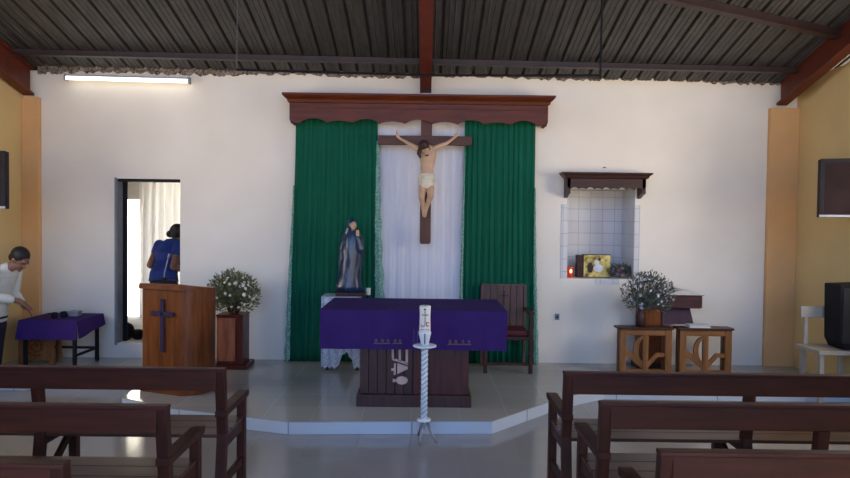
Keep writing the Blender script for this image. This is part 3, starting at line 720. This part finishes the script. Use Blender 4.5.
bouquet('flower_bouquet', 'round bouquet of cream flowers and green leaves on the pedestal by the lectern', (-2.06, 7.03, .90), (.275, .20, .25), 3, 2300, 62, 'leaf', 'petal', .023, (-2.06, 7.06, .75), .036)

# ------------------------------------------------------------------ niche shelf and contents
t = thing('niche_canopy', (2.03, 7.38, 2.0), 'small dark wooden canopy with scalloped edge over the tiled niche', 'shelf')
a0, a1 = 1.57, 2.445
poly = [(a0, 2.245), (a0, 2.11)] + [(x, z) for x, z in scallop(a0 + .04, a1 - .04, 2.085, .022, 9, 90)] + [(a1, 2.11), (a1, 2.245)]
MB().prism(poly, 7.27, 7.29).build('front_board', 'darkwood', t)
c = MB(); cp = [(7.27, 2.20), (7.255, 2.21), (7.245, 2.235), (7.225, 2.255), (7.225, 2.27), (7.448, 2.27), (7.448, 2.20)]; nn = len(cp)
c.add([((a0 if s_ < 0 else a1) + s_ * max(0, 7.27 - y_) * 1.4 + (s_ * .06 if (y_ > 7.4 and z_ > 2.25) else 0), y_, z_) for s_ in (-1, 1) for y_, z_ in cp], [tuple(range(nn)), tuple(range(2 * nn - 1, nn - 1, -1))] + [(i, i + nn, (i + 1) % nn + nn, (i + 1) % nn) for i in range(nn)])
c.build('cornice', 'darkwood', t)
for x in (a0, a1 - .04):
    MB().prism([(7.27, 2.245), (7.27, 2.04), (7.32, 2.03), (7.448, 1.99), (7.448, 2.245)], x, x + .04, 'x').build('bracket', 'darkwood', t, bevel=.003)
m = thing('votive_candle', (1.69, 7.60, 1.075), 'red glass votive candle burning at the left of the niche', 'candle')
MB().lathe((1.69, 7.58, 1.075), [(.028, 0), (.032, .01), (.038, .12), (.036, .125), (.03, .118)], 18).build('glass', 'redglass', m, smooth=True)
MB().ball((1.69, 7.545, 1.15), (.014, .010, .022)).build('flame', 'flame', m, smooth=True)
m = thing('picture_frame', (1.92, 7.70, 1.075), 'yellow painted devotional picture leaning in a brown frame in the niche', 'picture')
MB().box(1.775, 1.84, 7.60, 7.70, 1.075, 1.335).build('frame_side', 'darkwood', m, bevel=.003)
MB().box(1.84, 2.165, 7.60, 7.66, 1.077, 1.345).build('frame', 'darkwood', m, bevel=.003)
MB().box(1.85, 2.16, 7.594, 7.601, 1.085, 1.338).build('painting', 'pic', m)
f = MB(); f.ball((2.02, 7.592, 1.185), (.06, .004, .045)); f.ball((2.00, 7.592, 1.25), (.03, .004, .03)); f.build('painted_figure', 'petalw', m)
f = MB(); f.ball((1.925, 7.591, 1.19), (.035, .003, .06)); f.ball((2.03, 7.589, 1.29), (.018, .003, .018)); f.build('painted_patch', 'beard', m)
bouquet('flower_bouquet', 'small bunch of dusky pink flowers at the right of the niche', (2.255, 7.53, 1.155), (.125, .055, .075), 9, 420, 16, 'leafd', 'petalp', .034, (2.255, 7.53, 1.08), .04)

# ------------------------------------------------------------------ carved low tables, bookstand, bouquet on the right
def carved(label, group=None):
    t = thing('carved_table', (0, 0, 0), label, 'table'); W = .555; H = .500; D = .12   # origin: left front corner on the floor
    MB().box(-.03, W + .015, -.02, D + .02, H - .022, H).build('table_top', 'darkwood', t, bevel=.004)
    for x in (.0, W - .07):
        for y in (0, D - .04): MB().box(x, x + .07, y, y + .04, 0, H - .022).build('leg', 'oak', t, bevel=.003)
    for y in (.005, D - .035): MB().box(.07, W - .07, y, y + .03, H - .09, H - .022).build('apron', 'oakx', t, bevel=.003)
    MB().box(.250, .308, .004, .036, .03, H - .09).build('centre_post', 'oak', t, bevel=.003)
    arc = [(.257 - .105 * math.sin(a) , .255 + .15 * math.cos(a)) for a in [k * PI / 12 for k in range(13)]]
    inn = [(.257 - .055 * math.sin(a), .255 + .12 * math.cos(a)) for a in [k * PI / 12 for k in range(12, -1, -1)]]
    MB().prism(arc + inn, .008, .032).build('carved_crescent', 'oak', t)
    m = MB(); m.prism([(.07, .20), (.07, .25), (.10, .25), (.28, .09), (.28, .02)], .010, .030); m.build('diagonal_slat', 'oak', t)
    m = MB(); m.prism([(.27, .02), (.27, .09), (.39, .225), (.49, .225), (.49, .18), (.41, .18)], .010, .030); m.build('diagonal_slat', 'oak', t)
    MB().box(.07, W - .07, .006, .034, .0, .045).build('bottom_rail', 'oakx', t, bevel=.003)
    return t
c1 = carved('carved honey wood low table with the bouquet on it, left of the pair'); c1.location = (2.095, 6.95, .105)
dup(c1, (2.735, 6.95, .105), 'carved honey wood low table with the thin book on it, right of the pair')
t = thing('book_stand', (2.45, 7.28, .105), 'wooden reading stand with slanted dark top behind the carved low tables', 'lectern')
MB().box(2.40, 2.66, 7.24, 7.40, .105, .80).build('column', 'lect', t, bevel=.004)
MB().box(2.36, 2.70, 7.22, 7.42, .105, .16).build('base', 'darkwood', t, bevel=.004)
m = MB(); 
m.prism([(2.64, .80), (2.64, .60), (2.99, .60), (2.94, .80)], 7.225, 7.239); m.build('hanging_cloth', 'mauve', t)
m = MB(); vs = [(2.34, 7.10, .815), (3.06, 7.10, .835), (3.06, 7.42, .95), (2.34, 7.42, .93)]
m.prism([(2.44, .82), (2.50, .80), (3.02, .785), (3.045, .795), (3.045, .925), (2.44, .93)], 7.14, 7.40); m.build('reading_desk', 'bookwood', t, bevel=.005)
m = thing('open_book', (2.72, 7.27, .93), 'large open book lying on the dark reading stand', 'book')
def page(x0, x1, s_):
    k = MB(); n = 12; prof = []
    for i in range(n + 1):
        u = i / n; prof.append((x0 + (x1 - x0) * u, .934 + .06 * math.sin(PI * (.12 + .85 * u) ** .8) * (1 - .30 * u)))
    poly = [(x0, .934)] + prof + [(x1, .934)]
    k.prism(poly, 7.125, 7.39); return k
page(2.745, 2.40, -1).build('pages', 'book', m, smooth=False); page(2.745, 3.04, 1).build('pages', 'book', m)
MB().box(2.38, 3.055, 7.115, 7.395, .9305, .9345).build('cover', 'seat', m)
b = thing('closed_book', (2.93, 7.0, .605), 'thin white closed book on the right carved low table', 'book')
MB().box(2.83, 3.06, 6.935, 7.075, .6065, .610).build('cover', 'bookc', b); MB().box(2.835, 3.052, 6.94, 7.07, .610, .630).build('pages', 'book', b); MB().box(2.83, 3.06, 6.935, 7.075, .630, .634).build('cover', 'bookc', b)
v = MB().lathe((2.33, 7.01, .606), [(.042, 0), (.052, .02), (.05, .12), (.035, .16), (.04, .18), (.034, .18), (.03, .03)], 20)
tag(v.build('vase', 'darkwood', smooth=True), 'dark vase of the loose bouquet on the left carved table', 'vase')
bouquet('flower_bouquet', 'loose bouquet of whitish flowers spilling from the vase on the left carved table', (2.40, 7.00, .95), (.28, .13, .24), 21, 1150, 48, 'leafd', 'petalw', .023, (2.33, 7.01, .78), .036)

# ------------------------------------------------------------------ purple covered table on the left and its objects
t = thing('side_table', (-3.93, 7.0, .105), 'small dark legged table under a purple cloth beside the bending man', 'table')
tx0, tx1, ty0, ty1, tz_ = -4.19, -3.62, 6.78, 7.30, .625
MB().box(tx0, tx1, ty0, ty1, tz_ - .025, tz_).build('table_top', 'black', t)
for x in (tx0 + .01, tx1 - .045):
    for y in (ty0 + .01, ty1 - .045): MB().box(x, x + .032, y, y + .032, .105, tz_ - .025).build('leg', 'black', t)
MB().box(tx0 + .02, tx1 - .03, ty1 - .04, ty1 - .02, .24, .265).build('stretcher', 'black', t); MB().box(tx1 - .04, tx1 - .02, ty0 + .02, ty1 - .03, .24, .265).build('stretcher', 'black', t)
k = MB(); a_, b_, c_, d_ = tx0 - .02, tx1 + .02, ty0 - .02, ty1 + .02; z = tz_ + .004
k.grid(lambda u, v: (a_ + (b_ - a_) * u, c_ + (d_ - c_) * v, z), 6, 6)
k.grid(lambda u, v: (a_ - .03 * v + (b_ - a_ + .03 * v) * u, c_ - .012 * v - .006 * v * math.sin(u * 14), z - .20 * v), 30, 5)
k.grid(lambda u, v: (b_ + .02 * v + .008 * v * math.sin(u * 9), c_ + (d_ - c_) * u, z - (.12 + .07 * (1 - u)) * v), 20, 5)
k.grid(lambda u, v: (a_ + (b_ - a_) * u, d_ + .004 * v, z - .12 * v), 6, 5)
tag(k.build('table_cloth', 'purple', solid=.003), 'purple cloth draped over the small table beside the bending man', 'tablecloth')
for nm, x, y, rr, hh, lab in (('cup', -3.93, 6.93, .030, .055, 'left small black cup on the purple side table'), ('cup', -3.86, 6.98, .032, .060, 'right small black cup on the purple side table')):
    tag(MB().lathe((x, y, z + .004), [(rr * .7, 0), (rr, .01), (rr, hh), (rr * .85, hh), (rr * .8, .012)], 16).build(nm, 'black', smooth=True), lab, 'cup')
g = thing('box', (-3.79, 7.05, z + .004), 'small grey box with rounded lid on the purple side table', 'box')
MB().box(-3.84, -3.73, 7.02, 7.11, z + .004, z + .045).build('body', 'socket', g, bevel=.008); MB().box(-3.845, -3.725, 7.015, 7.115, z + .045, z + .062).build('lid', 'socket', g, bevel=.008)
t = thing('carved_stool', (-4.2, 7.1, .105), 'carved honey wood stool half hidden beneath the purple side table', 'stool')
MB().box(-4.38, -4.0, 7.03, 7.06, .44, .47).build('top_rail', 'oakx', t, bevel=.003)
MB().box(-4.38, -4.0, 7.03, 7.20, .47, .49).build('seat', 'darkwood', t, bevel=.003)
for x in (-4.38, -4.05): MB().box(x, x + .05, 7.03, 7.07, .105, .44).build('leg', 'oak', t, bevel=.003)
for x in (-4.38, -4.05): MB().box(x, x + .05, 7.16, 7.20, .105, .47).build('leg', 'oak', t, bevel=.003)
MB().tube([(-4.20 + (.02 + .0075 * a) * math.cos(a), 7.04, .30 + (.02 + .0075 * a) * math.sin(a)) for a in [k * .4 for k in range(30)]], .011, 6).build('carved_spiral', 'lectd', t, smooth=True)
MB().box(-4.33, -4.05, 7.05, 7.06, .15, .44).build('panel', 'oak', t)

# ------------------------------------------------------------------ screens, speaker and stand at the sides
def wall_box(label, loc, rz_):
    t = thing('wall_box', loc, label, 'box', 'dark boxes mounted on the yellow walls'); t.rotation_euler = (0, 0, rz_)
    MB().box(-.25, .25, .005, .12, -.275, .275).build('housing', 'black', t, bevel=.006, local=True)
    f = MB(); f.box(-.25, -.215, -.012, .005, -.275, .275); f.box(.215, .25, -.012, .005, -.275, .275); f.box(-.215, .215, -.012, .005, .235, .275)
    f.build('frame', 'black', t, bevel=.003, local=True)
    MB().box(-.215, .215, -.002, .006, -.25, .235).build('panel', 'screen', t, local=True)
    e_ = MB(); e_.prism([(-.10, .02), (-.07, .06), (0, .085), (.07, .06), (.10, .02), (.05, -.02), (-.05, -.02)], -.006, -.002); e_.build('emblem', 'screen', t, local=True)
    MB().box(-.25, .25, -.016, .005, -.275, -.250).build('bottom_strip', 'silver', t, bevel=.004, local=True)
    MB().box(-.04, .04, .12, .20, -.05, .05).build('wall_bracket', 'black', t, local=True)
    return t
wall_box('dark framed box mounted on the yellow wall at the right edge', (3.955, 6.10, 2.065), math.radians(-22))
wall_box('dark framed box mounted on the yellow wall at the left edge', (-4.23, 6.15, 2.05), math.radians(18))
t = thing('stand', (3.95, 6.3, 0), 'white painted wooden two tier stand below the black loudspeaker on the right', 'stand')
for x in (3.755, 4.13):
    MB().box(x, x + .04, 6.46, 6.50, 0, .50).build('leg', 'whitewood', t, bevel=.003)
    MB().box(x, x + .04, 6.16, 6.20, 0, .50).build('leg', 'whitewood', t, bevel=.003)
    MB().box(x + .02, x + .055, 6.46, 6.49, .53, .80).build('back_post', 'whitewood', t, bevel=.003)
MB().box(3.72, 4.195, 6.12, 6.52, .49, .53).build('shelf', 'whitewood', t, bevel=.004)
MB().box(3.735, 4.195, 6.455, 6.495, .80, .91).build('back_rail', 'whitewood', t, bevel=.004)
t = thing('loudspeaker', (4.02, 6.3, .53), 'black loudspeaker cabinet standing on the white stand at the right edge', 'loudspeaker')
MB().prism([(3.93, 1.15), (3.94, .62), (3.985, .532), (4.18, .532), (4.19, 1.16)], 6.16, 6.42).build('cabinet', 'black', t, bevel=.01)
MB().box(3.955, 4.16, 6.150, 6.162, .60, 1.12).build('grille', 'ink', t, bevel=.004)

# ------------------------------------------------------------------ lamp, suspended pipe, small fixtures
t = thing('fluorescent_lamp', (-3.3, 7.38, 3.2), 'lit fluorescent tube lamp high on the left of the white wall', 'lamp')
a, b = Vector((-4.02, 7.33, 3.255)), Vector((-2.66, 7.33, 3.235))
MB().bar(a + Vector((-.01, .045, .025)), b + Vector((.01, .045, .025)), .05, .035).build('housing', 'silver', t, bevel=.004)
MB().tube([a, b], .021, 14).build('tube', 'tube', t, smooth=True)
for p in (a - Vector((.015, 0, 0)), b + Vector((.0, 0, 0))): MB().box(p.x, p.x + .018, 7.305, 7.38, p.z - .028, p.z + .045).build('end_cap', 'silver', t, bevel=.003)
t = thing('suspended_pipe', (0, 6.0, 3.02), 'thin dark pipe hung by two wires across the front below the roof', 'pipe')
MB().tube([(-1.74, 6.0, 3.065), (0, 6.0, 3.035), (1.585, 6.0, 3.055)], .010, 8).build('pipe', 'black', t)
MB().tube([(1.58, 6.0, 3.03), (1.585, 6.0, rz(1.6, 6.0))], .010, 8).build('hanger', 'black', t)
MB().tube([(-1.735, 6.0, 3.06), (-1.73, 6.0, rz(-1.7, 6.0))], .005, 6).build('hanger', 'wire', t)
t = thing('wall_switch', (1.52, 7.44, .60), 'small grey wall switch low on the white wall right of the green curtain', 'switch')
MB().box(1.495, 1.545, 7.438, 7.449, .60, .67).build('plate', 'socket', t, bevel=.003); MB().box(1.512, 1.528, 7.433, 7.438, .62, .65).build('rocker', 'black', t)
tag(MB().box(2.01, 2.045, 7.44, 7.449, 2.335, 2.35).build('nail', 'socket', bevel=.002), 'tiny nail in the white wall above the niche canopy', 'nail')

# ------------------------------------------------------------------ people
def V(*a): return Vector(a)
def hand(mb, wrist, d, palm_n, s=1.0, curl=.5, side=1):
    d = d.normalized(); pn = palm_n.normalized(); sd = d.cross(pn).normalized() * side
    mb.cone(wrist, .026 * s, wrist + d * .03 * s, .028 * s); c = wrist + d * .055 * s
    for k in range(4):
        b = wrist + d * .085 * s + sd * (k - 1.5) * .019 * s; L = (.070, .080, .076, .058)[k] * s
        mb.cone(wrist + d * .02 * s + sd * (k - 1.5) * .012 * s, .014 * s, b, .0105 * s, 10)
        e1 = b + (d + pn * curl * .3).normalized() * L * .45; e2 = e1 + (d + pn * curl).normalized() * L * .3; e3 = e2 + (d * .7 + pn * curl * 1.5).normalized() * L * .25
        mb.chain([b, e1, e2, e3], [.0098 * s, .0088 * s, .008 * s, .007 * s], 10)
    tb = wrist + d * .03 * s - sd * .028 * s
    mb.chain([tb, tb + (d * .6 - sd * .7).normalized() * .04 * s, tb + (d * .6 - sd * .7).normalized() * .04 * s + (d + pn * .4).normalized() * .032 * s], [.013 * s, .011 * s, .009 * s], 10)
def head(mb, c, R, s=1.0):   # local: face to -y
    mb.ball(c + R @ V(0, .012, .02) * s, (.074 * s, .092 * s, .088 * s), 20, 14, R); mb.ball(c + R @ V(0, -.028, -.045) * s, (.054 * s, .056 * s, .066 * s), 16, 12, R)
    mb.ball(c + R @ V(0, -.094, -.02) * s, (.012 * s, .018 * s, .018 * s), 10, 8, R); mb.ball(c + R @ V(0, -.084, .004) * s, (.009 * s, .014 * s, .024 * s), 10, 8, R)
    mb.ball(c + R @ V(0, -.078, .032) * s, (.05 * s, .012 * s, .010 * s), 12, 8, R); mb.ball(c + R @ V(0, -.078, -.055) * s, (.022 * s, .010 * s, .008 * s), 10, 8, R)
    mb.ball(c + R @ V(0, -.072, -.092) * s, (.02 * s, .016 * s, .014 * s), 10, 8, R)
    for q_ in (-1, 1): mb.ball(c + R @ V(q_ * .077, .008, -.012) * s, (.009 * s, .020 * s, .032 * s), 10, 8, R)
# man bending over the purple table, faces +x and away a little
t = thing('person', (-4.2, 6.5, .105), 'grey haired man in white shirt and dark trousers bending over the purple table', 'person')
pel = V(-4.22, 6.52, .69); ch = V(-4.16, 6.52, 1.02); shm = V(-4.09, 6.52, 1.14)
Rm = Matrix.Rotation(math.radians(75), 3, 'Z') @ Matrix.Rotation(math.radians(42), 3, 'X')
hc = V(-3.93, 6.53, 1.275)
bd = MB(); head(bd, hc, Rm, .97)
bd.chain([shm + V(.02, 0, .04), hc + V(-.03, 0, -.05)], [.052, .050])
ux, uy = V(.95, 0, -.2).normalized(), V(0, 1, 0)
bd.loft([(pel + V(0, 0, -.06), .10, .14, ux, uy), (pel + V(0, 0, .05), .11, .15, ux, uy), (ch + V(-.02, 0, -.1), .11, .155, ux, uy), (ch, .115, .17, ux, uy), (shm, .09, .17, ux, uy), (shm + V(.01, 0, .05), .05, .08, ux, uy)])
sF, sB = shm + V(.01, -.17, -.01), shm + V(.01, .17, -.01)
eF, wF = V(-4.02, 6.36, .93), V(-3.985, 6.60, .815); eF = V(-4.085, 6.33, .925); wF = V(-3.91, 6.48, .865)
eB, wB = V(-4.12, 6.72, .92), V(-4.05, 6.78, .78)
bd.chain([sF, eF, wF], [.050, .040, .028]); bd.chain([sB, eB, wB], [.050, .040, .028])
hand(bd, wF, V(.6, .45, -.55), V(0, .3, -1), .95, .6, -1); hand(bd, wB, V(.5, .1, -.6), V(0, -.3, -1), .9, .6, 1)
for q_ in (-1, 1):
    bd.chain([pel + V(0, q_ * .08, -.04), V(-4.24, 6.52 + q_ * .09, .42), V(-4.26, 6.52 + q_ * .10, .17)], [.085, .058, .042])
    bd.chain([V(-4.27, 6.52 + q_ * .10, .14), V(-4.12, 6.52 + q_ * .11, .133)], [.04, .03])
bd.build('body', 'skin', t, remesh=.006)
sh = MB(); sh.loft([(pel + V(.0, 0, -.02), .130, .165, ux, uy), (pel + V(.0, 0, .06), .135, .172, ux, uy), (ch + V(-.03, 0, -.1), .138, .178, ux, uy), (ch, .138, .190, ux, uy), (shm, .105, .190, ux, uy), (shm + V(.015, 0, .055), .062, .085, ux, uy)])
fz = .68
sh.chain([sF, eF, eF.lerp(wF, fz)], [.068, .055, .044]); sh.chain([sB, eB, eB.lerp(wB, fz)], [.068, .055, .044])
sh.chain([shm + V(.03, -.03, .055), shm + V(.05, .0, .065), shm + V(.03, .03, .055)], [.045, .042, .045])
sh.build('shirt', 'shirt', t, remesh=.008)
tr = MB(); tr.loft([(pel + V(0, 0, .04), .120, .158, ux, uy), (pel + V(-.01, 0, -.08), .125, .165, ux, uy), (pel + V(-.01, 0, -.16), .10, .15, ux, uy)])
for q_ in (-1, 1): tr.chain([pel + V(-.01, q_ * .08, -.08), V(-4.24, 6.52 + q_ * .09, .42), V(-4.26, 6.52 + q_ * .10, .165)], [.105, .082, .068])
tr.build('trousers', 'trouser', t, remesh=.008)
for q_ in (-1, 1):
    MB().chain([V(-4.28, 6.52 + q_ * .10, .150), V(-4.10, 6.52 + q_ * .11, .145)], [.042, .038]).build('shoe', 'black', t, remesh=.008)
    MB().ball(hc + Rm @ V(q_ * .028, -.080, .014), (.010, .006, .006)).build('eye', 'ink', t)
hr = MB(); hr.ball(hc + Rm @ V(0, .026, .034), (.083, .095, .088), 20, 14, Rm); hr.ball(hc + Rm @ V(0, .06, -.02), (.066, .055, .06), 16, 10, Rm)
hr.build('hair', 'hair', t, remesh=.007)
MB().tube([pel + V(.122 * math.cos(a), .160 * math.sin(a), .002) for a in [k * PI / 12 for k in range(25)]], .014, 8).build('belt', 'black', t)

bpy.data.objects['person'].location.x -= .115

# woman in the side room, back to the hall, stooping to the right
t = thing('person', (-3.42, 8.45, .14), 'woman in a blue blouse seen from behind, stooping in the doorway', 'person')
pel = V(-3.36, 8.42, .92); ch = V(-3.345, 8.52, 1.24); shw = V(-3.31, 8.58, 1.375); hc = V(-3.26, 8.62, 1.50)
Rw = Matrix.Rotation(math.radians(160), 3, 'Z') @ Matrix.Rotation(math.radians(30), 3, 'X')
ux, uy = V(1, .15, 0).normalized(), V(-.1, .9, -.25).normalized()
bd = MB(); head(bd, hc, Rw, .95); bd.chain([shw, hc + V(-.01, -.02, -.05)], [.05, .048])
bd.loft([(pel + V(0, 0, -.08), .16, .12, ux, uy), (pel + V(0, 0, .06), .14, .11, ux, uy), (ch + V(0, 0, -.1), .13, .10, ux, uy), (ch, .15, .11, ux, uy), (shw, .15, .09, ux, uy), (shw + V(0, 0, .05), .06, .05, ux, uy)])
WA = {-1: (shw + V(-.165, -.02, -.02), V(-3.545, 8.44, 1.10), V(-3.46, 8.66, 1.00)), 1: (shw + V(.115, -.11, -.03), V(-3.20, 8.33, 1.09), V(-3.14, 8.56, 1.02))}
for q_ in (-1, 1):
    s_, e_, w_ = WA[q_]
    bd.chain([s_, e_, w_], [.055, .046, .030]); hand(bd, w_, V(-q_ * .2, .8, -.2), V(0, 0, -1), .9, .6, q_)
    bd.chain([pel + V(q_ * .08, 0, -.06), V(-3.36 + q_ * .09, 8.46, .52), V(-3.36 + q_ * .09, 8.42, .21)], [.095, .062, .040])
    bd.chain([V(-3.36 + q_ * .09, 8.40, .175), V(-3.36 + q_ * .10, 8.54, .165)], [.035, .026])
bd.build('body', 'skinw', t, remesh=.007)
bl = MB(); bl.loft([(pel + V(0, -.01, -.03), .185, .15, ux, uy), (pel + V(0, -.01, .08), .170, .14, ux, uy), (ch + V(0, 0, -.1), .160, .13, ux, uy), (ch, .175, .135, ux, uy), (shw, .168, .11, ux, uy), (shw + V(0, 0, .055), .075, .06, ux, uy)])
for q_ in (-1, 1):
    s_, e_, w_ = WA[q_]; bl.chain([s_, s_.lerp(e_, .35)], [.072, .066])
bl.build('blouse', 'blue', t, remesh=.009)
sk = MB(); sk.loft([(pel + V(0, 0, .03), .16, .13, ux, uy), (pel + V(0, 0, -.12), .19, .15, X, Yv), (V(-3.36, 8.44, .5), .19, .15, X, Yv), (V(-3.36, 8.43, .27), .18, .14, X, Yv)]); sk.build('skirt', 'trouser', t, remesh=.01)
hr = MB(); hr.ball(hc + Rw @ V(0, .022, .032), (.098, .105, .098), 20, 14, Rw); hr.ball(hc + V(-.085, -.03, .0), (.055, .05, .05), 14, 10); hr.ball(hc + Rw @ V(0, .05, -.03), (.06, .05, .06), 14, 10, Rw)
hr.build('hair', 'hair', t, remesh=.007)
for q_ in (-1, 1): MB().chain([V(-3.36 + q_ * .09, 8.38, .178), V(-3.36 + q_ * .10, 8.56, .172)], [.036, .032]).build('shoe', 'black', t, remesh=.008)
